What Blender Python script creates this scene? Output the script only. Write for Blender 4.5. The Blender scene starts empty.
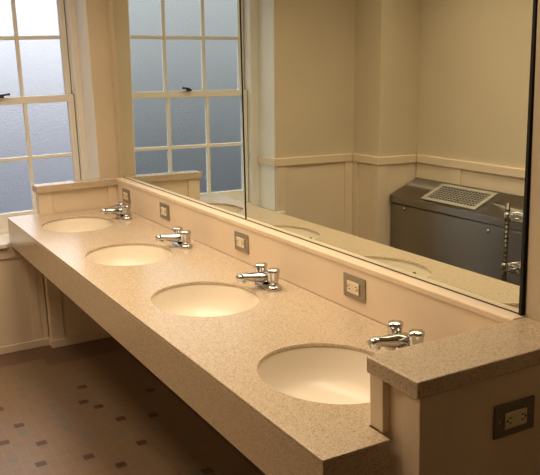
import bpy, bmesh, math, random
from mathutils import Vector, Matrix, Euler
random.seed(7)
sc = bpy.context.scene
COL = sc.collection
H = 0.865                                   # height of the counter top above the floor

# ------------------------------------------------------------ camera
cd = bpy.data.cameras.new('camera'); cam = bpy.data.objects.new('camera', cd); COL.objects.link(cam)
cd.sensor_fit = 'HORIZONTAL'; cd.sensor_width = 36.0; cd.lens = 36.0 * 804.98 / 540.0
cd.clip_start = 0.02
_y, _p, _r = math.radians(-28.408), math.radians(-12.6627), math.radians(-1.9303)
_f = Vector((-math.sin(_y) * math.cos(_p), math.cos(_y) * math.cos(_p), math.sin(_p)))
_rt = _f.cross(Vector((0, 0, 1))).normalized(); _up = _rt.cross(_f)
_R = _rt * math.cos(_r) + _up * math.sin(_r); _U = -_rt * math.sin(_r) + _up * math.cos(_r)
_m = Matrix((_R, _U, -_f)).transposed().to_4x4()
_m.translation = Vector((-1.5812, -1.3349, 0.9069 + H))
cam.matrix_world = _m
sc.camera = cam

# ------------------------------------------------------------ world, exposure, lamp strengths
sc.view_settings.view_transform = 'Standard'
sc.view_settings.look = 'None'
sc.view_settings.gamma = 1.0
sc.view_settings.exposure = -0.2
sc.view_settings.use_curve_mapping = False
LAMP_COLOR = (1.0, 0.78, 0.54)
LAMP_MAIN = 23.5
LAMP_FLOOR = 17.5
w = bpy.data.worlds.new('overcast_sky'); sc.world = w; w.use_nodes = True
nt = w.node_tree; nt.nodes.clear()
wo = nt.nodes.new('ShaderNodeOutputWorld'); bg = nt.nodes.new('ShaderNodeBackground')
tc = nt.nodes.new('ShaderNodeTexCoord'); sx = nt.nodes.new('ShaderNodeSeparateXYZ'); rp = nt.nodes.new('ShaderNodeValToRGB')
mr = nt.nodes.new('ShaderNodeMapRange'); mr.inputs[1].default_value = -0.3; mr.inputs[2].default_value = 0.7
nt.links.new(tc.outputs['Generated'], sx.inputs[0]); nt.links.new(sx.outputs['Z'], mr.inputs[0]); nt.links.new(mr.outputs[0], rp.inputs[0])
rp.color_ramp.elements[0].position = 0.20; rp.color_ramp.elements[0].color = (0.265, 0.285, 0.34, 1)
rp.color_ramp.elements[1].position = 0.37; rp.color_ramp.elements[1].color = (1.35, 1.40, 1.50, 1)
e_ = rp.color_ramp.elements.new(0.95); e_.color = (4.2, 4.2, 4.2, 1)
mx = nt.nodes.new('ShaderNodeMapRange'); mx.interpolation_type = 'SMOOTHSTEP'
mx.inputs[1].default_value = -0.45; mx.inputs[2].default_value = 0.30; mx.inputs[3].default_value = 0.5; mx.inputs[4].default_value = 1.1
nt.links.new(sx.outputs['X'], mx.inputs[0]); nt.links.new(rp.outputs[0], bg.inputs[0]); nt.links.new(mx.outputs[0], bg.inputs[1])
nt.links.new(bg.outputs[0], wo.inputs[0])

# ------------------------------------------------------------ materials
def new_mat(name):
    m = bpy.data.materials.new(name); m.use_nodes = True
    return m, m.node_tree, m.node_tree.nodes['Principled BSDF']
def paint(name, col, rough=0.5, var=0.04, scale=6, bump=0.0, spec=0.4):
    m, t, b = new_mat(name)
    n = t.nodes.new('ShaderNodeTexNoise'); n.inputs['Scale'].default_value = scale; n.inputs['Detail'].default_value = 4
    c = t.nodes.new('ShaderNodeTexCoord'); t.links.new(c.outputs['Object'], n.inputs['Vector'])
    r = t.nodes.new('ShaderNodeValToRGB')
    r.color_ramp.elements[0].position = 0.3; r.color_ramp.elements[1].position = 0.7
    r.color_ramp.elements[0].color = tuple(x * (1 - var) for x in col) + (1,)
    r.color_ramp.elements[1].color = tuple(min(1, x * (1 + var)) for x in col) + (1,)
    t.links.new(n.outputs['Fac'], r.inputs[0]); t.links.new(r.outputs[0], b.inputs['Base Color'])
    b.inputs['Roughness'].default_value = rough; b.inputs['Specular IOR Level'].default_value = spec
    if bump:
        n2 = t.nodes.new('ShaderNodeTexNoise'); n2.inputs['Scale'].default_value = 180
        t.links.new(c.outputs['Object'], n2.inputs['Vector'])
        bp = t.nodes.new('ShaderNodeBump'); bp.inputs['Strength'].default_value = bump; bp.inputs['Distance'].default_value = 0.002
        t.links.new(n2.outputs['Fac'], bp.inputs['Height']); t.links.new(bp.outputs[0], b.inputs['Normal'])
    return m
def metal(name, col, rough, aniso=False):
    m, t, b = new_mat(name)
    b.inputs['Base Color'].default_value = col + (1,); b.inputs['Metallic'].default_value = 1; b.inputs['Roughness'].default_value = rough
    if aniso:
        c = t.nodes.new('ShaderNodeTexCoord'); mp = t.nodes.new('ShaderNodeMapping'); mp.inputs['Scale'].default_value = (3, 3, 300)
        n = t.nodes.new('ShaderNodeTexNoise'); n.inputs['Scale'].default_value = 2
        t.links.new(c.outputs['Object'], mp.inputs[0]); t.links.new(mp.outputs[0], n.inputs['Vector'])
        r = t.nodes.new('ShaderNodeMapRange'); r.inputs[3].default_value = rough * 0.85; r.inputs[4].default_value = rough * 1.2
        t.links.new(n.outputs['Fac'], r.inputs[0]); t.links.new(r.outputs[0], b.inputs['Roughness'])
    return m
def brushed(name, col, rough):
    m = metal(name, col, rough, True); t = m.node_tree; b = t.nodes['Principled BSDF']
    b.inputs['Anisotropic'].default_value = 0.95
    g = t.nodes.new('ShaderNodeTangent'); g.direction_type = 'RADIAL'; g.axis = 'Z'; t.links.new(g.outputs[0], b.inputs['Tangent'])
    b.inputs['Anisotropic Rotation'].default_value = 0.25
    return m
def stone(name, base, dark, light, rough):
    m, t, b = new_mat(name)
    c = t.nodes.new('ShaderNodeTexCoord')
    def vor(scale):
        v = t.nodes.new('ShaderNodeTexVoronoi'); v.inputs['Scale'].default_value = scale
        t.links.new(c.outputs['Object'], v.inputs['Vector']); return v
    v1, v2 = vor(330), vor(430)
    s1 = t.nodes.new('ShaderNodeSeparateColor'); t.links.new(v1.outputs['Color'], s1.inputs[0])
    s2 = t.nodes.new('ShaderNodeSeparateColor'); t.links.new(v2.outputs['Color'], s2.inputs[0])
    def step(o, thr):
        q = t.nodes.new('ShaderNodeMath'); q.operation = 'GREATER_THAN'; q.inputs[1].default_value = thr
        t.links.new(o, q.inputs[0]); return q.outputs[0]
    mx1 = t.nodes.new('ShaderNodeMix'); mx1.data_type = 'RGBA'
    mx1.inputs[6].default_value = base + (1,); mx1.inputs[7].default_value = dark + (1,)
    t.links.new(step(s1.outputs[0], 0.80), mx1.inputs[0])
    mx2 = t.nodes.new('ShaderNodeMix'); mx2.data_type = 'RGBA'; mx2.inputs[7].default_value = light + (1,)
    t.links.new(step(s2.outputs[1], 0.78), mx2.inputs[0]); t.links.new(mx1.outputs[2], mx2.inputs[6])
    t.links.new(mx2.outputs[2], b.inputs['Base Color'])
    b.inputs['Roughness'].default_value = rough; b.inputs['Specular IOR Level'].default_value = 0.75
    return m

M = {}
M['wall'] = paint('tan_wall_paint', (0.66, 0.56, 0.41), 0.6, 0.03, 3, 0.05)
M['cream'] = paint('cream_wood_paint', (0.80, 0.665, 0.505), 0.42, 0.03, 5)
M['white'] = paint('white_window_paint', (0.88, 0.85, 0.78), 0.4, 0.02, 5)
M['ceiling'] = paint('ceiling_paint', (0.78, 0.74, 0.66), 0.8)
M['stone'] = stone('speckled_beige_stone', (0.55, 0.435, 0.305), (0.36, 0.27, 0.175), (0.65, 0.54, 0.41), 0.24)
M['porcelain'] = paint('cream_porcelain', (0.83, 0.755, 0.64), 0.3, 0.01, 3, 0, 0.5)
M['chrome'] = metal('polished_chrome', (0.52, 0.52, 0.52), 0.08)
M['steel'] = brushed('brushed_stainless_steel', (0.30, 0.28, 0.25), 0.37)
M['post_steel'] = metal('dull_post_steel', (0.13, 0.115, 0.09), 0.3)
M['steel_plate'] = metal('brushed_plate_steel', (0.36, 0.33, 0.29), 0.34, True)
M['shaded_plate'] = metal('shaded_plate_steel', (0.17, 0.155, 0.13), 0.36, True)  # plate steel with the shade of the unlit near face put into its colour
M['ivory'] = paint('ivory_plastic', (0.80, 0.70, 0.52), 0.4)
M['black'] = paint('black_finish', (0.012, 0.011, 0.010), 0.4, 0.0)
M['shadow_slot'] = paint('dark_slot', (0.03, 0.025, 0.02), 0.6, 0.0)
M['grille'] = paint('grey_white_grille_enamel', (0.42, 0.40, 0.35), 0.45)
m, t, b = new_mat('mirror_silver'); b.inputs['Base Color'].default_value = (0.76, 0.81, 0.74, 1); b.inputs['Metallic'].default_value = 1; b.inputs['Roughness'].default_value = 0.0; M['mirror'] = m
# obscured window glass
m, t, b = new_mat('obscured_glass')
b.inputs['Base Color'].default_value = (0.96, 0.96, 0.98, 1); b.inputs['Transmission Weight'].default_value = 1.0
b.inputs['Roughness'].default_value = 0.3; b.inputs['IOR'].default_value = 1.25
c = t.nodes.new('ShaderNodeTexCoord'); n = t.nodes.new('ShaderNodeTexNoise'); n.inputs['Scale'].default_value = 150; n.inputs['Detail'].default_value = 3
t.links.new(c.outputs['Object'], n.inputs['Vector'])
bp = t.nodes.new('ShaderNodeBump'); bp.inputs['Strength'].default_value = 0.7; bp.inputs['Distance'].default_value = 0.006
t.links.new(n.outputs['Fac'], bp.inputs['Height']); t.links.new(bp.outputs[0], b.inputs['Normal']); M['glass'] = m
# floor mosaic: small square tiles with grout
PITCH = 0.0515
def tile_mat(name, c1, c2, grout):
    m, t, b = new_mat(name)
    c = t.nodes.new('ShaderNodeTexCoord'); mp = t.nodes.new('ShaderNodeMapping')
    mp.inputs['Location'].default_value = (0.52 + PITCH / 2, -2.898 + PITCH / 2, 0)
    t.links.new(c.outputs['Object'], mp.inputs[0])
    br = t.nodes.new('ShaderNodeTexBrick'); br.offset = 0.0; br.squash = 1.0
    br.inputs['Scale'].default_value = 1.0; br.inputs['Brick Width'].default_value = PITCH; br.inputs['Row Height'].default_value = PITCH
    br.inputs['Mortar Size'].default_value = 0.0016; br.inputs['Mortar Smooth'].default_value = 0.1; br.inputs['Bias'].default_value = 0.0
    br.inputs['Color1'].default_value = c1 + (1,); br.inputs['Color2'].default_value = c2 + (1,); br.inputs['Mortar'].default_value = grout + (1,)
    t.links.new(mp.outputs[0], br.inputs['Vector']); t.links.new(br.outputs['Color'], b.inputs['Base Color'])
    b.inputs['Roughness'].default_value = 0.38
    return m
M['tile'] = tile_mat('brown_mosaic_tile', (0.205, 0.135, 0.080), (0.185, 0.122, 0.072), (0.235, 0.16, 0.10))
M['tile_border'] = tile_mat('border_mosaic_tile', (0.135, 0.078, 0.047), (0.125, 0.074, 0.045), (0.15, 0.09, 0.06))
M['tile_dark'] = paint('maroon_tile', (0.078, 0.036, 0.022), 0.4)
M['tile_teal'] = paint('teal_tile', (0.155, 0.150, 0.115), 0.4)
def emis(name, col, s):
    m = bpy.data.materials.new(name); m.use_nodes = True; t = m.node_tree; t.nodes.clear()
    o = t.nodes.new('ShaderNodeOutputMaterial'); e = t.nodes.new('ShaderNodeEmission')
    e.inputs[0].default_value = col + (1,); e.inputs[1].default_value = s; t.links.new(e.outputs[0], o.inputs[0]); return m
M['lamp'] = emis('warm_lamp_diffuser', LAMP_COLOR, 2.0)

# ------------------------------------------------------------ mesh helpers
def box(bm, x0, x1, y0, y1, z0, z1, mi=0):
    vs = [bm.verts.new((x, y, z)) for x in (x0, x1) for y in (y0, y1) for z in (z0, z1)]
    for f in ((0, 1, 3, 2), (4, 6, 7, 5), (0, 4, 5, 1), (2, 3, 7, 6), (0, 2, 6, 4), (1, 5, 7, 3)):
        fc = bm.faces.new([vs[i] for i in f]); fc.material_index = mi
    return vs
def prism(bm, pts, axis, a, b2, mi=0):
    """extrude polygon pts (2d) along axis between a and b2; for 'y' pts are (x,z), for 'x' (y,z), for 'z' (x,y)"""
    def mk(p, v):
        return {'y': (p[0], v, p[1]), 'x': (v, p[0], p[1]), 'z': (p[0], p[1], v)}[axis]
    A = [bm.verts.new(mk(p, a)) for p in pts]; B = [bm.verts.new(mk(p, b2)) for p in pts]
    n = len(pts); fs = [bm.faces.new(A), bm.faces.new(B[::-1])]
    for i in range(n): fs.append(bm.faces.new((A[i], B[i], B[(i + 1) % n], A[(i + 1) % n])))
    for f in fs: f.material_index = mi
def loft(bm, rings, close=True, cap0=True, cap1=True, mi=0):
    R = [[bm.verts.new(p) for p in r] for r in rings]; n = len(R[0])
    for a, b2 in zip(R[:-1], R[1:]):
        for i in range(n if close else n - 1):
            j = (i + 1) % n; f = bm.faces.new((a[i], a[j], b2[j], b2[i])); f.material_index = mi; f.smooth = True
    if cap0: bm.faces.new(R[0][::-1]).material_index = mi
    if cap1: bm.faces.new(R[-1]).material_index = mi
    return R
def lathe(bm, prof, cx=0, cy=0, n=32, lobes=0, amp=0.0, sx=1, sy=1, cap0=True, cap1=True):
    rings = []
    for r, z in prof:
        rings.append([(cx + sx * r * (1 + amp * math.cos(lobes * a)) * math.cos(a), cy + sy * r * (1 + amp * math.cos(lobes * a)) * math.sin(a), z)
                      for a in (2 * math.pi * i / n for i in range(n))])
    return loft(bm, rings, True, cap0, cap1)
def tube(bm, pts, r, n=10):
    pts = [Vector(p) for p in pts]; rings = []
    for i, p in enumerate(pts):
        d = (pts[min(i + 1, len(pts) - 1)] - pts[max(i - 1, 0)]).normalized()
        a = d.cross(Vector((0, 0, 1)) if abs(d.z) < 0.9 else Vector((1, 0, 0))).normalized(); b2 = d.cross(a)
        rr = r[i] if isinstance(r, (list, tuple)) else r
        rings.append([tuple(p + (a * math.cos(t2) + b2 * math.sin(t2)) * rr) for t2 in (2 * math.pi * k / n for k in range(n))])
    loft(bm, rings)
def obj(name, bm, mats, parent=None, bevel=0.0, seg=2, angle=40, smooth=False):
    bmesh.ops.recalc_face_normals(bm, faces=bm.faces[:])
    if smooth:
        for f in bm.faces: f.smooth = True
    me = bpy.data.meshes.new(name); bm.to_mesh(me); bm.free()
    for m_ in (mats if isinstance(mats, list) else [mats]): me.materials.append(m_)
    o = bpy.data.objects.new(name, me); COL.objects.link(o)
    if parent: o.parent = parent
    if bevel:
        md = o.modifiers.new('edge', 'BEVEL'); md.width = bevel; md.segments = seg; md.limit_method = 'ANGLE'; md.angle_limit = math.radians(angle)
        md.harden_normals = False
    return o
def boxes(name, lst, mats, parent=None, bevel=0.0):
    bm = bmesh.new()
    for l in lst: box(bm, *l)
    return obj(name, bm, mats, parent, bevel)
def thing(name, label, cat, loc=(0, 0, 0), group=None):
    o = bpy.data.objects.new(name, None); COL.objects.link(o); o.location = loc
    o['label'] = label; o['category'] = cat; o.empty_display_size = 0.1
    if group: o['group'] = group
    return o
def tag(o, label, cat, group=None):
    o['label'] = label; o['category'] = cat
    if group: o['group'] = group
    return o
def struct(o, label=None, cat=None):
    o['kind'] = 'structure'
    if label: o['label'] = label
    if cat: o['category'] = cat
    return o
def dup(root, loc, label, group=None):
    r = root.copy(); COL.objects.link(r); r.location = loc; r['label'] = label
    if group: r['group'] = group
    for ch in list(root.children):
        c_ = ch.copy(); COL.objects.link(c_); c_.parent = r
        for g in list(ch.children):
            d_ = g.copy(); COL.objects.link(d_); d_.parent = c_
    return r

# ------------------------------------------------------------ room shell
XW = 0.064          # mirror wall
XL = -2.168         # opposite wall
YF = 3.72          # window wall, inner face
YB = -4.6           # wall behind the camera
ZC = 2.70
OX0, OX1 = -1.137, -0.078        # window recess
OZ0, OZ1 = H - 0.16, H + 1.50
# floor with accent tiles set flush in the mosaic
bm = bmesh.new()
box(bm, XL - 0.1, XW + 0.1, YB - 0.1, 4.2, -0.1, 0.0, 0)
def floor_quad(x0, x1, y0, y1, z, mi):
    vs = [bm.verts.new(p) for p in ((x0, y0, z), (x1, y0, z), (x1, y1, z), (x0, y1, z))]; bm.faces.new(vs).material_index = mi
floor_quad(XL, -0.60, 3.47, YF, 0.0004, 1)
floor_quad(-0.60, XW, 3.33, YF, 0.0004, 1)
floor_quad(-0.135, XW, YB, 3.33, 0.0004, 1)
DARK = [(-.521, 2.898), (-.572, 2.692), (-.518, 2.582), (-.459, 2.365), (-.937, 2.566), (-1.04, 2.411), (-.884, 2.348), (-.935, 2.132), (-.72, 2.057), (-.615, 1.936), (-.194, 2.618), (-.299, 2.354), (-.455, 2.095), (-.976, 2.835)]
TEAL = [(-.767, 3.295), (-.78, 3.205), (-.838, 3.039), (-.838, 2.936), (-.732, 3.036), (-.73, 2.757), (-.728, 2.602), (-.726, 2.437), (-.938, 2.463), (-1.038, 2.253), (-.675, 2.276), (-.51, 2.209), (-.296, 2.46), (-.347, 2.188), (-.292, 1.971), (-.348, 1.81), (-.189, 2.781)]
for i in range(330):
    x, y = random.uniform(XL + 0.1, -0.15), random.uniform(YB, 3.4)
    if -1.15 < x and y > 1.75: continue
    (DARK if i % 2 else TEAL).append((x, y))
used = set()
for lst, mi in ((DARK, 2), (TEAL, 3)):
    for x, y in lst:
        k = (round((x + .52) / PITCH), round((y - 2.898) / PITCH))
        if k in used: continue
        used.add(k); cx, cy = -.52 + k[0] * PITCH, 2.898 + k[1] * PITCH; h2 = PITCH / 2 - 0.001
        floor_quad(cx - h2, cx + h2, cy - h2, cy + h2, 0.0006, mi)
struct(obj('floor', bm, [M['tile'], M['tile_border'], M['tile_dark'], M['tile_teal']]), 'brown mosaic tile floor with scattered maroon and teal tiles', 'floor')
struct(boxes('ceiling', [(XL - .1, XW + .1, YB - .1, 4.2, ZC, ZC + .1)], M['ceiling']), 'plain ceiling', 'ceiling')
# mirror wall: main face, plus the wall beyond the near partition standing slightly proud
wr = struct(boxes('wall_right', [(XW, XW + 0.12, YB, YF, 0, ZC), (0.046, XW, YB, 0.2, 0, ZC), (0.046, XW, 3.622, YF, 0, ZC), (0.02, XW, 0.2, 3.622, 0, H - 0.18)], M['wall']), 'tan painted wall behind the mirrors', 'wall')
wl = struct(boxes('wall_left', [(XL - .12, XL, YB, YF, 0, ZC)], M['wall']), 'tan wall opposite the mirrors above cream wainscot', 'wall')
wf = struct(boxes('wall_far', [(XL - .12, OX0, YF, YF + .40, 0, ZC), (OX1, XW + .12, YF, YF + .40, 0, ZC), (OX0, OX1, YF, YF + .40, 0, OZ0 - 0.03), (OX0, OX1, YF, YF + .40, OZ1, ZC)], M['wall']), 'tan end wall with the recessed window', 'wall')
wb = struct(boxes('wall_back', [(XL - .12, XW + .12, YB - .12, YB, 0, ZC)], M['wall']))
ch = struct(boxes('wall_corner', [(XL, -1.816, 3.397, YF, 0, ZC)], M['wall']), 'boxed out corner column beside the metal heater cabinet', 'wall')
ZR = H + 0.165      # underside of the chair rail
# painted wainscot boards (thin, over the walls) below the chair rail
def wains(name, lst, parent): return boxes(name, lst, M['cream'], parent, 0.002)
wains('wainscot', [(XL, XL + .008, YB, 3.397, 0, ZR)] + [(XL, XL + .018, y, y + .10, 0, ZR) for y in (-3.4, -2.5, -1.6, -.7, .2, 1.1, 2.0, 2.9)], wl)
wains('wainscot', [(-1.73, OX0 - .085, YF - .008, YF, 0, ZR), (-1.816, -1.73, YF - .018, YF, 0, ZR), (OX0 - .085, OX0, YF - .018, YF, 0, ZR),
                   (OX0 + .08, -.60, YF - .008, YF, 0, OZ0 - .10), (OX0 + .0, OX0 + .08, YF - .018, YF, 0, OZ0 - .10), (-.60, -.545, YF - .018, YF, 0, OZ0 - .10), (-.545, -.503, YF - .012, YF, 0, OZ0 - .10), (OX0, -.503, YF - .020, YF, OZ0 - .10, OZ0 - .03)], wf)
wains('wainscot', [(-1.816, -1.808, 3.45, 3.64, 0, ZR), (-1.816, -1.798, 3.379, 3.45, 0, ZR), (-1.816, -1.800, 3.64, YF - .02, 0, ZR),
                   (XL + .02, -1.88, 3.389, 3.397, 0, ZR), (-1.88, -1.816, 3.379, 3.397, 0, ZR)], ch)
# chair rails
def rail(n, lst, lab):
    struct(boxes('trim_%d' % n, lst, M['cream'], None, 0.006), lab, 'trim')
rail(1, [(XL, XL + .026, YB, 3.37, ZR, ZR + .06)], 'chair rail along the wall opposite the mirrors')
rail(2, [(-1.79, OX0 + .0, YF - .026, YF, ZR, ZR + .06), (OX0, OX0 + .02, YF - .026, YF + .25, ZR, ZR + .06)], 'chair rail on the end wall wrapping into the window recess')
rail(3, [(-1.816, -1.79, 3.397, YF - .026, ZR, ZR + .06), (XL + .026, -1.79, 3.371, 3.397, ZR, ZR + .06)], 'chair rail around the boxed corner column')
# baseboards
struct(boxes('baseboard_far', [(-1.79, -.505, YF - .030, YF - .018, 0, .05)], M['cream'], None, .004), 'low cream baseboard under the window', 'baseboard')
struct(boxes('baseboard_left', [(XL + .018, XL + .03, YB, 1.6, 0, .07)], M['cream'], None, .004), 'low cream baseboard on the wall opposite the mirrors', 'baseboard')
struct(boxes('baseboard_right', [(0.006, 0.02, .2, 3.60, 0, .07)], M['cream'], None, .004), 'low cream baseboard under the long counter', 'baseboard')

# ------------------------------------------------------------ window
WY = 3.955
XC = -0.595
win = bpy.data.objects.new('window_1', None); COL.objects.link(win); win.location = (0, 0, 0)
struct(win, 'double hung white window with frosted panes in a deep recess', 'window')
boxes('jamb_lining', [(OX0, OX0 + .006, YF + .002, WY, OZ0, OZ1), (OX1 - .006, OX1, YF + .002, WY, OZ0, OZ1), (OX0, OX1, YF + .002, WY, OZ1 - .006, OZ1)], M['white'], win, .002)
boxes('window_frame', [(OX0, XC - .4715, WY, WY + .14, OZ0, OZ1), (XC + .4715, OX1, WY, WY + .14, OZ0, OZ1), (XC - .4715, XC + .4715, WY, WY + .14, OZ1 - .03, OZ1), (XC - .4715, XC + .4715, WY + .01, WY + .14, OZ0 + .0, OZ0 + .03)], M['white'], win, .004)
for sg in (-1, 1):  # black strips stand in for the shade in the gaps between sash and jamb
    xa, xb = sorted((XC + sg * .4676, XC + sg * .4714))
    boxes('gap_shade', [(xa, xb, WY + .100, WY + .125, H + .665, OZ1 - .03)], M['black'], win)
    boxes('gap_shade', [(xa, xb, WY + .056, WY + .082, OZ0 + .03, H + .708)], M['black'], win)
boxes('window_stool', [(OX0 + .006, OX1 - .006, YF - .02, WY, OZ0 - .03, OZ0), (OX0 - .06, -.70, YF - .045, YF - .02, OZ0 - .03, OZ0)], M['white'], win, .006)
def sash(name, y, z0, z1, rb, rt, rowz):
    hw, st = 0.467, 0.040
    L = [(XC - hw, XC - hw + st, y - .018, y + .018, z0, z1), (XC + hw - st, XC + hw, y - .018, y + .018, z0, z1),
         (XC - hw + st, XC + hw - st, y - .018, y + .018, z0, z0 + rb), (XC - hw + st, XC + hw - st, y - .018, y + .018, z1 - rt, z1)]
    s = boxes(name, L, M['white'], win, .003)
    mu = []
    for dx in (-.149, .149): mu.append((XC + dx - .0115, XC + dx + .0115, y - .014, y + .014, z0 + rb, z1 - rt))
    xs = [XC - hw + st, XC - .159, XC - .139, XC + .139, XC + .159, XC + hw - st]
    for a in (0, 2, 4): mu.append((xs[a], xs[a + 1], y - .014, y + .014, rowz - .0115, rowz + .0115))
    boxes('muntin', mu, M['white'], s, .003)
    for a in (0, 2, 4):
        for zz in ((z0 + rb, rowz - .010), (rowz + .010, z1 - rt)):
            boxes('pane', [(xs[a], xs[a + 1], y - .003, y + .003, zz[0], zz[1])], M['glass'], s)
    return s
sash('upper_sash', WY + .110, H + .665, OZ1 - .03, .040, .04, H + 1.075)
sash('lower_sash', WY + .066, OZ0 + .03, H + .708, .098, .046, H + .313)
bm = bmesh.new()
lathe(bm, [(.022, H + .708), (.022, H + .716), (.012, H + .724)], XC, WY + .04, 20)
tube(bm, [(XC - .005, WY + .03, H + .722), (XC + .03, WY + .02, H + .727), (XC + .055, WY + .018, H + .729)], [.007, .006, .008])
obj('sash_lock', bm, M['black'], win)

# ------------------------------------------------------------ low partition walls with stone caps
CZ0, CZ1 = H + 0.138, H + 0.181
pn = thing('half_wall', 'low cream partition with speckled stone cap nearest the camera at counter end', 'partition', (-.22, .1, 0))
def rel(o, p):
    o.parent = p; o.matrix_parent_inverse = Matrix.Translation(-Vector(p.location)); return o
rel(boxes('core', [(-.468, .044, .012, .186, 0, CZ0)], M['cream'], None, .002), pn)
rel(boxes('corner_board', [(-.490, -.468, .137, .190, H, CZ0), (-.483, -.468, .008, .070, 0, CZ0), (-.483, -.40, .006, .012, 0, CZ0)], M['cream'], None, .002), pn)
rel(boxes('cap', [(-.494, .0445, .0005, .2, CZ0, CZ1)], M['stone'], None, .0045), pn)
pf = thing('half_wall', 'low cream partition with stone cap below the window at far counter end', 'partition', (-.22, 3.7, 0))
rel(boxes('core', [(-.494, .019, 3.640, YF - .024, 0, CZ0)], M['cream'], None, .002), pf)
rel(boxes('corner_board', [(-.500, -.418, 3.630, 3.640, 0, CZ0), (-.06, .018, 3.630, 3.640, H + .001, CZ0), (-.500, -.494, 3.640, 3.70, 0, CZ0)], M['cream'], None, .002), pf)
rel(boxes('base_board', [(-.506, .015, 3.618, 3.630, 0, .05), (-.506, -.5, 3.63, 3.74, 0, .05)], M['cream'], None, .003), pf)
rel(boxes('cap', [(-.513, .045, 3.612, YF - .001, CZ0, CZ1)], M['stone'], None, .003), pf)

# ------------------------------------------------------------ backsplash with ledge
bs = thing('backsplash', 'cream painted backsplash board with ledge running below the mirrors', 'backsplash', (.02, 1.9, H))
rel(boxes('board', [(0, .0625, .2005, 3.611, H + .0005, H + .165)], M['cream']), bs)
bm = bmesh.new()
pr = [(.0625, H + .165), (.0, H + .165), (0.0, H + .157), (-.002, H + .158), (-.0045, H + .163), (-.0050, H + .176)] + [(-.0050 + .008 * (1 - math.cos(a)), H + .176 + .0065 * math.sin(a)) for a in (math.radians(18 * k) for k in range(1, 6))] + [(.0625, H + .1825)]
prism(bm, pr, 'y', .2005, 3.611)
rel(obj('ledge', bm, M['cream']), bs)

# ------------------------------------------------------------ countertop with four oval openings
SY = [.5447 + .89 * k for k in range(4)]; SX = -.3802; SA, SB = .2458, .2014     # half axes along y, x
CX0, CX1, CY0, CY1 = -.687, -.0005, .1905, 3.6295
ct = thing('countertop', 'long speckled beige stone counter with four oval sink openings', 'counter', (-.35, 1.9, H))
bm = bmesh.new(); cache = {}
def cv(x, y):
    k = (round(x, 5), round(y, 5))
    if k not in cache: cache[k] = bm.verts.new((x, y, H))
    return cache[k]
yb = [CY0] + [(SY[i] + SY[i + 1]) / 2 for i in range(3)] + [CY1]
near_edge, far_edge = set(), set()
for i in range(4):
    x0, x1, y0, y1 = CX0, CX1, yb[i], yb[i + 1]
    angs = [2 * math.pi * k / 72 for k in range(72)]
    for px, py in ((x0, y0), (x1, y0), (x0, y1), (x1, y1)): angs.append(math.atan2(py - SY[i], px - SX) % (2 * math.pi))
    for px in (-.494,):
        for py, ii in ((CY0, 0), (CY1, 3)):
            if i == ii: angs.append(math.atan2(py - SY[i], px - SX) % (2 * math.pi))
    angs = sorted(set(round(a, 6) for a in angs)); inn = []; out = []
    for a in angs:
        dx, dy = math.cos(a), math.sin(a)
        s_ = 1 / math.sqrt((dx / SB) ** 2 + (dy / SA) ** 2); inn.append(bm.verts.new((SX + dx * s_, SY[i] + dy * s_, H)))
        tt = min([((x1 if dx > 0 else x0) - SX) / dx if abs(dx) > 1e-9 else 9, ((y1 if dy > 0 else y0) - SY[i]) / dy if abs(dy) > 1e-9 else 9])
        v = cv(SX + dx * tt, SY[i] + dy * tt); out.append(v)
        if i == 0 and abs(v.co.y - CY0) < 1e-5 and v.co.x < -.4935: near_edge.add(v)
        if i == 3 and abs(v.co.y - CY1) < 1e-5 and v.co.x < -.4935: far_edge.add(v)
    for k in range(len(angs)):
        j = (k + 1) % len(angs); bm.faces.new((inn[k], inn[j], out[j], out[k]))
ne = sorted(near_edge, key=lambda v: v.co.x); bm.faces.new([bm.verts.new((CX0, .1, H)), bm.verts.new((ne[-1].co.x, .1, H))] + ne[::-1])
fe = sorted(far_edge, key=lambda v: v.co.x); bm.faces.new([bm.verts.new((fe[-1].co.x - .0075, 3.690, H)), bm.verts.new((CX0, 3.690, H))] + fe)
bmesh.ops.remove_doubles(bm, verts=bm.verts[:], dist=1e-5)
r_ = bmesh.ops.extrude_face_region(bm, geom=bm.faces[:], use_keep_orig=True)
for v in [g for g in r_['geom'] if isinstance(g, bmesh.types.BMVert)]: v.co.z -= .012
rel(obj('slab', bm, M['stone'], None, .003, 2, 50), ct)
rel(boxes('apron', [(CX0 + .0003, CX0 + .03, .1003, 3.6895, H - .172, H - .0121), (CX0 + .03, -.495, .1003, .13, H - .172, H - .0121)], M['stone'], None, .002), ct)

# ------------------------------------------------------------ sinks
def make_sink():
    s = thing('sink', '', 'sink', (SX, SY[0], H - .012), 'oval undermount sinks')
    bm = bmesh.new(); N = 64
    prof = [(1.06, -.001), (1.015, -.001), (1.005, -.006), (.985, -.03), (.95, -.06), (.89, -.09), (.78, -.115), (.60, -.131), (.38, -.138), (.12, -.141)]
    back = [(.12, -.149), (.42, -.147), (.66, -.139), (.85, -.121), (.96, -.092), (1.02, -.06), (1.05, -.03), (1.09, -.014), (1.09, -.002)]
    def ring(f, z, e=0): return [((SB * f) * math.cos(a), (SA * f) * math.sin(a), z) for a in (2 * math.pi * k / N for k in range(N))]
    loft(bm, [ring(*p) for p in prof + back] + [ring(*prof[0])], True, False, False)
    obj('bowl', bm, M['porcelain'], s)
    bm = bmesh.new(); lathe(bm, [(.030, -.142), (.030, -.1385), (.024, -.1375), (.018, -.1405), (.004, -.1395)], 0, 0, 28)
    d = obj('drain', bm, M['chrome'], s, smooth=True)
    # overflow hole on the front wall of the bowl
    bm = bmesh.new()
    rings = []
    for q, rr in ((0.004, .014), (-.001, .014), (-.001, .009), (.003, .008)):
        rings.append([(-SB * .968 - .002 + q * -1, rr * math.cos(a), -.045 + rr * math.sin(a)) for a in (2 * math.pi * k / 20 for k in range(20))])
    loft(bm, rings)
    obj('overflow', bm, M['shadow_slot'], s)
    return s
s0 = make_sink()
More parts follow.
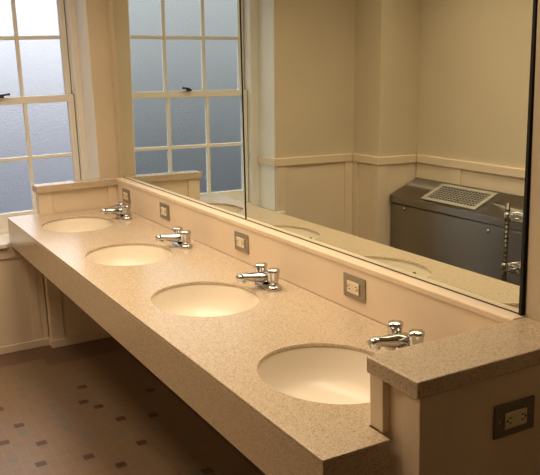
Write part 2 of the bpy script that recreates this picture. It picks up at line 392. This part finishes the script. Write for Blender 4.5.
SL = ['oval cream sink nearest the camera, cut off by the near partition', 'oval cream sink second from the near partition', 'oval cream sink second from the window end', 'oval cream sink farthest from the camera, by the window partition']
s0['label'] = SL[0]
for k in range(1, 4): dup(s0, (SX, SY[k], H - .012), SL[k], 'oval undermount sinks')

# ------------------------------------------------------------ faucets
def make_faucet():
    f = thing('faucet', '', 'faucet', (-.106, SY[0] - .008, H), 'chrome two handle faucets')
    bm = bmesh.new()
    def stad(hw, hl, z, n=16):
        p = []
        for k in range(n + 1): a = math.pi * k / n; p.append((hw * math.cos(a), hl + hw * math.sin(a), z))
        for k in range(n + 1): a = math.pi + math.pi * k / n; p.append((hw * math.cos(a), -hl + hw * math.sin(a), z))
        return p
    loft(bm, [stad(.031, .052, .0003), stad(.031, .052, .008), stad(.029, .052, .014), stad(.023, .051, .019), stad(.013, .05, .0205)])
    obj('base', bm, M['chrome'], f)
    for s_ in (-1, 1):
        bm = bmesh.new(); lathe(bm, [(.022, .016), (.020, .024), (.016, .032)], 0, s_ * .052, 24)
        lathe(bm, [(.016, .030), (.0205, .034), (.0210, .044), (.0225, .062), (.0260, .073), (.0255, .081), (.019, .0865), (.006, .088)], 0, s_ * .052, 48, 4, .13)
        obj('handle', bm, M['chrome'], f, smooth=True)
    bm = bmesh.new()
    def ell(cx, cz, tx, tz, hy, hz, n=20):
        l = math.hypot(tx, tz); nx, nz = -tz / l, tx / l
        return [(cx + nx * hz * math.sin(a), hy * math.cos(a), cz + nz * hz * math.sin(a)) for a in (2 * math.pi * k / n for k in range(n))]
    loft(bm, [ell(.030, .012, -.3, 1, .030, .016), ell(.020, .034, -.7, .8, .036, .024), ell(-.006, .042, -1, .3, .034, .025), ell(-.040, .047, -1, .18, .027, .021), ell(-.080, .053, -1, .16, .021, .017), ell(-.110, .058, -1, .1, .0195, .016), ell(-.126, .057, -1, -.1, .019, .0155), ell(-.133, .055, -1, -.3, .015, .012)])
    obj('spout', bm, M['chrome'], f, smooth=True)
    bm = bmesh.new(); lathe(bm, [(.016, .056), (.0165, .046), (.016, .037), (.011, .036)], -.115, 0, 20)
    obj('aerator', bm, M['chrome'], f, smooth=True)
    return f
f0 = make_faucet()
FL = ['chrome faucet partly hidden behind the near partition cap', 'chrome faucet behind the second sink from the near partition', 'chrome faucet behind the second sink from the window end', 'chrome faucet at the far end by the window partition']
f0['label'] = FL[0]
for k in range(1, 4): dup(f0, (-.106, SY[k] - .008, H), FL[k], 'chrome two handle faucets')

# ------------------------------------------------------------ outlets (faces -x in local frame)
def make_outlet(loc, label, rz=0, group=None, pm='steel_plate'):
    o = thing('outlet', label, 'outlet', loc, group); o.rotation_euler = (0, 0, rz)
    boxes('plate', [(-.006, 0, -.067, .067, -.043, .043)], M[pm], o, .002)
    ins = boxes('receptacle', [(-.011, -.006, -.036, .036, -.021, .021)], M['ivory'], o, .0015)
    for s_ in (-1, 1):
        y = s_ * .021
        for l_ in ((-.0116, -.0108, y - .006, y + .005, .0055, .0080), (-.0116, -.0108, y - .005, y + .004, -.0080, -.0055), (-.0116, -.0108, y + s_ * .009 - .0025, y + s_ * .009 + .0025, -.0025, .0025)):
            boxes('slot', [l_], M['shadow_slot'], ins)
    for zc in (.0055, -.0055): boxes('test_button', [(-.0125, -.0108, -.006, .006, zc - .0035, zc + .0035)], M['ivory'], ins, .0005)
    for s_ in (-1, 1):
        bm = bmesh.new(); rings = []
        for q, rr in ((-.0055, .0035), (-.007, .0035), (-.0075, .002)):
            rings.append([(q, s_ * .052 + rr * math.cos(a), rr * math.sin(a)) for a in (2 * math.pi * k / 12 for k in range(12))])
        loft(bm, rings); obj('screw', bm, M['steel_plate'], o)
    return o
g_ = 'backsplash outlets'
o0 = make_outlet((0, .961, H + .090), 'steel plate outlet on backsplash nearest the camera', 0, g_)
dup(o0, (0, 1.856, H + .090), 'steel plate outlet on backsplash between the two middle faucets', g_)
dup(o0, (0, 2.800, H + .090), 'steel plate outlet on backsplash between the two farthest faucets', g_)
dup(o0, (0, 3.445, H + .090), 'steel plate outlet on backsplash in the far corner', g_)
make_outlet((-.183, .0115, H + .014), 'steel outlet plate, darkened as if unlit, on the near face of the near partition', math.pi / 2, None, 'shaded_plate')

# ------------------------------------------------------------ mirrors (two panels, leaning back a hair)
YS = 1.886
TL = .0142
def mirror(y0, y1, label, strip):
    r = thing('mirror', label, 'mirror', (.0403, (y0 + y1) / 2, H + .184), 'wall mirrors over the counter')
    r.rotation_euler = (0, math.atan(TL), 0)
    a, b2 = y0 - r.location.y, y1 - r.location.y
    boxes('glass', [(0, .006, a, b2, .0022, 1.25)], M['mirror'], r)
    if not strip: boxes('joint_trim', [(-.0035, .006, a - .0022, a - .0002, .003, 1.25)], M['black'], r)
    boxes('edge_trim', [(-.0015, .006, a, b2, 0, .0022)], M['black'], r)
    if strip: boxes('side_trim', [(-.006, .005, a - .0095, a, 0, 1.25)], M['black'], r)
    return r
mirror(.216, YS - .001, 'large wall mirror on the right reflecting the heater cabinet', True)
mirror(YS + .003, 3.617, 'wall mirror on the left reflecting the frosted window', False)

# ------------------------------------------------------------ stainless heater cabinet with sloped top
SLP = .4566
def top_z(x): return H - .057 + (-x - 1.903) * SLP
hc = thing('heater_cabinet', 'stainless steel heater cabinet with sloped top and white grille, seen in mirror', 'heater', (-2.03, 2.55, 0))
CYA, CYB = 1.55, 3.375; XB = XL + .0185 + .001; XF = -1.903
bm = bmesh.new(); prism(bm, [(XF - .012, 0.0), (XF - .012, top_z(XF) - .058), (XB, top_z(XF) - .058), (XB, 0.0)], 'y', CYA + .006, CYB - .006)
rel(obj('body', bm, M['steel'], None, .002), hc)
bm = bmesh.new(); prism(bm, [(XF, top_z(XF) - .050), (XF, top_z(XF)), (XB, top_z(XB)), (XB, top_z(XF) - .050)], 'y', CYA, CYB)
rel(obj('hood', bm, M['steel'], None, .003), hc)
for (a, b2) in ((CYA + .02, CYB - .03),):
    p = rel(boxes('front_panel', [(XF - .012, XF - .004, a, b2, .12, top_z(XF) - .064)], M['steel'], None, .002), hc)
for (y, z) in ((3.205, H - .14), (2.36, H - .155)):
    bm = bmesh.new(); rings = []
    for q, rr in ((.0, .013), (.005, .013), (.008, .008), (.009, .002)):
        rings.append([(XF - .004 + q, y + rr * math.cos(a), z + rr * math.sin(a)) for a in (2 * math.pi * k / 16 for k in range(16))])
    loft(bm, rings); rel(obj('latch', bm, M['chrome'], None), hc)
# grille on the slope
ca = math.cos(math.atan(SLP)); gx0, gx1, gy0, gy1 = -2.124, -1.926, 2.505, 3.045
def gbox(bm, u0, u1, y0, y1, h0, h1):
    """u runs along -x up the slope, h is height over the slope"""
    n_ = Vector((SLP, 0, 1)).normalized(); vs = []
    for u in (u0, u1):
        for y in (y0, y1):
            for h in (h0, h1):
                p = Vector((u, y, top_z(u))) + n_ * h; vs.append(bm.verts.new(p))
    for f in ((0, 1, 3, 2), (4, 6, 7, 5), (0, 4, 5, 1), (2, 3, 7, 6), (0, 2, 6, 4), (1, 5, 7, 3)): bm.faces.new([vs[i] for i in f])
bm = bmesh.new(); fw = .026
for u0, u1, a, b2 in ((gx0, gx0 + fw, gy0, gy1), (gx1 - fw, gx1, gy0, gy1), (gx0 + fw, gx1 - fw, gy0, gy0 + fw + .01), (gx0 + fw, gx1 - fw, gy1 - fw - .01, gy1)): gbox(bm, u0, u1, a, b2, .0005, .009)
gr = rel(obj('grille', bm, M['grille'], None, .002), hc)
bm = bmesh.new(); gbox(bm, gx0 + fw, gx1 - fw, gy0 + fw, gy1 - fw, .0005, .0015)
rel(obj('grille_back', bm, M['shadow_slot'], None), hc)
bm = bmesh.new()
for k in range(1, 7): u = gx0 + fw + (gx1 - gx0 - 2 * fw) * k / 7; gbox(bm, u - .002, u + .002, gy0 + fw, gy1 - fw, .002, .007)
for k in range(1, 16): y = gy0 + fw + (gy1 - gy0 - 2 * fw) * k / 16; gbox(bm, gx0 + fw, gx1 - fw, y - .0022, y + .0022, .002, .007)
rel(obj('grille_bars', bm, M['grille'], None), hc)

# ------------------------------------------------------------ chrome wire shelf rack
RX0, RX1, RY0, RY1 = -1.84, -1.50, 1.02, 1.80
rk = thing('wire_rack', 'chrome wire shelf rack in front of the heater cabinet, seen at mirror edge', 'rack', ((RX0 + RX1) / 2, (RY0 + RY1) / 2, 0))
for x in (RX0, RX1):
    for y in (RY0, RY1):
        bm = bmesh.new(); tube(bm, [(x, y, 0), (x, y, H + .14)], .0127, 14)
        for k in range(38): z = .02 + k * .0254; lathe(bm, [(.0124, z), (.0148, z + .003), (.0148, z + .009), (.0124, z + .012)], x, y, 14)
        rel(obj('post', bm, M['post_steel'], None), rk)
for zs in (.22, H - .20, H + .08):
    bm = bmesh.new()
    for dz in (0, -.035):
        for a, b2 in (((RX0, RY0), (RX1, RY0)), ((RX1, RY0), (RX1, RY1)), ((RX1, RY1), (RX0, RY1)), ((RX0, RY1), (RX0, RY0))):
            tube(bm, [(a[0], a[1], zs + dz), (b2[0], b2[1], zs + dz)], .0032, 8)
    for y in (RY0, RY1):
        nz = 10; tube(bm, [(RX0 + (RX1 - RX0) * k / nz, y, zs - (.035 if k % 2 else 0)) for k in range(nz + 1)], .002, 6)
    for x in (RX0, RX1):
        nz = 22; tube(bm, [(x, RY0 + (RY1 - RY0) * k / nz, zs - (.035 if k % 2 else 0)) for k in range(nz + 1)], .002, 6)
    for k in range(1, 30): y = RY0 + (RY1 - RY0) * k / 30; tube(bm, [(RX0, y, zs + .003), (RX1, y, zs + .003)], .0018, 6)
    for x in (RX0, RX1):
        for y in (RY0, RY1): lathe(bm, [(.0130, zs - .042), (.019, zs - .036), (.0165, zs + .006), (.0130, zs + .008)], x, y, 16)
    rel(obj('shelf', bm, M['chrome'], None), rk)

# ------------------------------------------------------------ ceiling lamps (out of frame, they light the room)
def lamp(x, y, hx, hy, label, watts, spread):
    t = thing('ceiling_light', label, 'light', (x, y, ZC))
    boxes('frame', [(-hx - .03, -hx, -hy - .03, hy + .03, -.05, 0), (hx, hx + .03, -hy - .03, hy + .03, -.05, 0), (-hx, hx, -hy - .03, -hy, -.05, 0), (-hx, hx, hy, hy + .03, -.05, 0)], M['ceiling'], t, .003)
    boxes('diffuser', [(-hx, hx, -hy, hy, -.03, -.015)], M['lamp'], t)
    ld = bpy.data.lights.new('lamp_tube', 'AREA'); ld.shape = 'RECTANGLE'; ld.size = 2 * hx - .02; ld.size_y = 2 * hy - .02
    ld.energy = watts; ld.color = LAMP_COLOR; ld.spread = math.radians(spread)
    lo = bpy.data.objects.new('lamp_tube', ld); COL.objects.link(lo); lo.parent = t; lo.location = (0, 0, -.035)
lamp(-.50, 1.76, .26, 1.50, 'warm ceiling light strip over the long counter', LAMP_MAIN, 125)
lamp(-1.50, 1.85, .25, 1.25, 'dimmer warm ceiling light over the open floor', LAMP_FLOOR, 120)
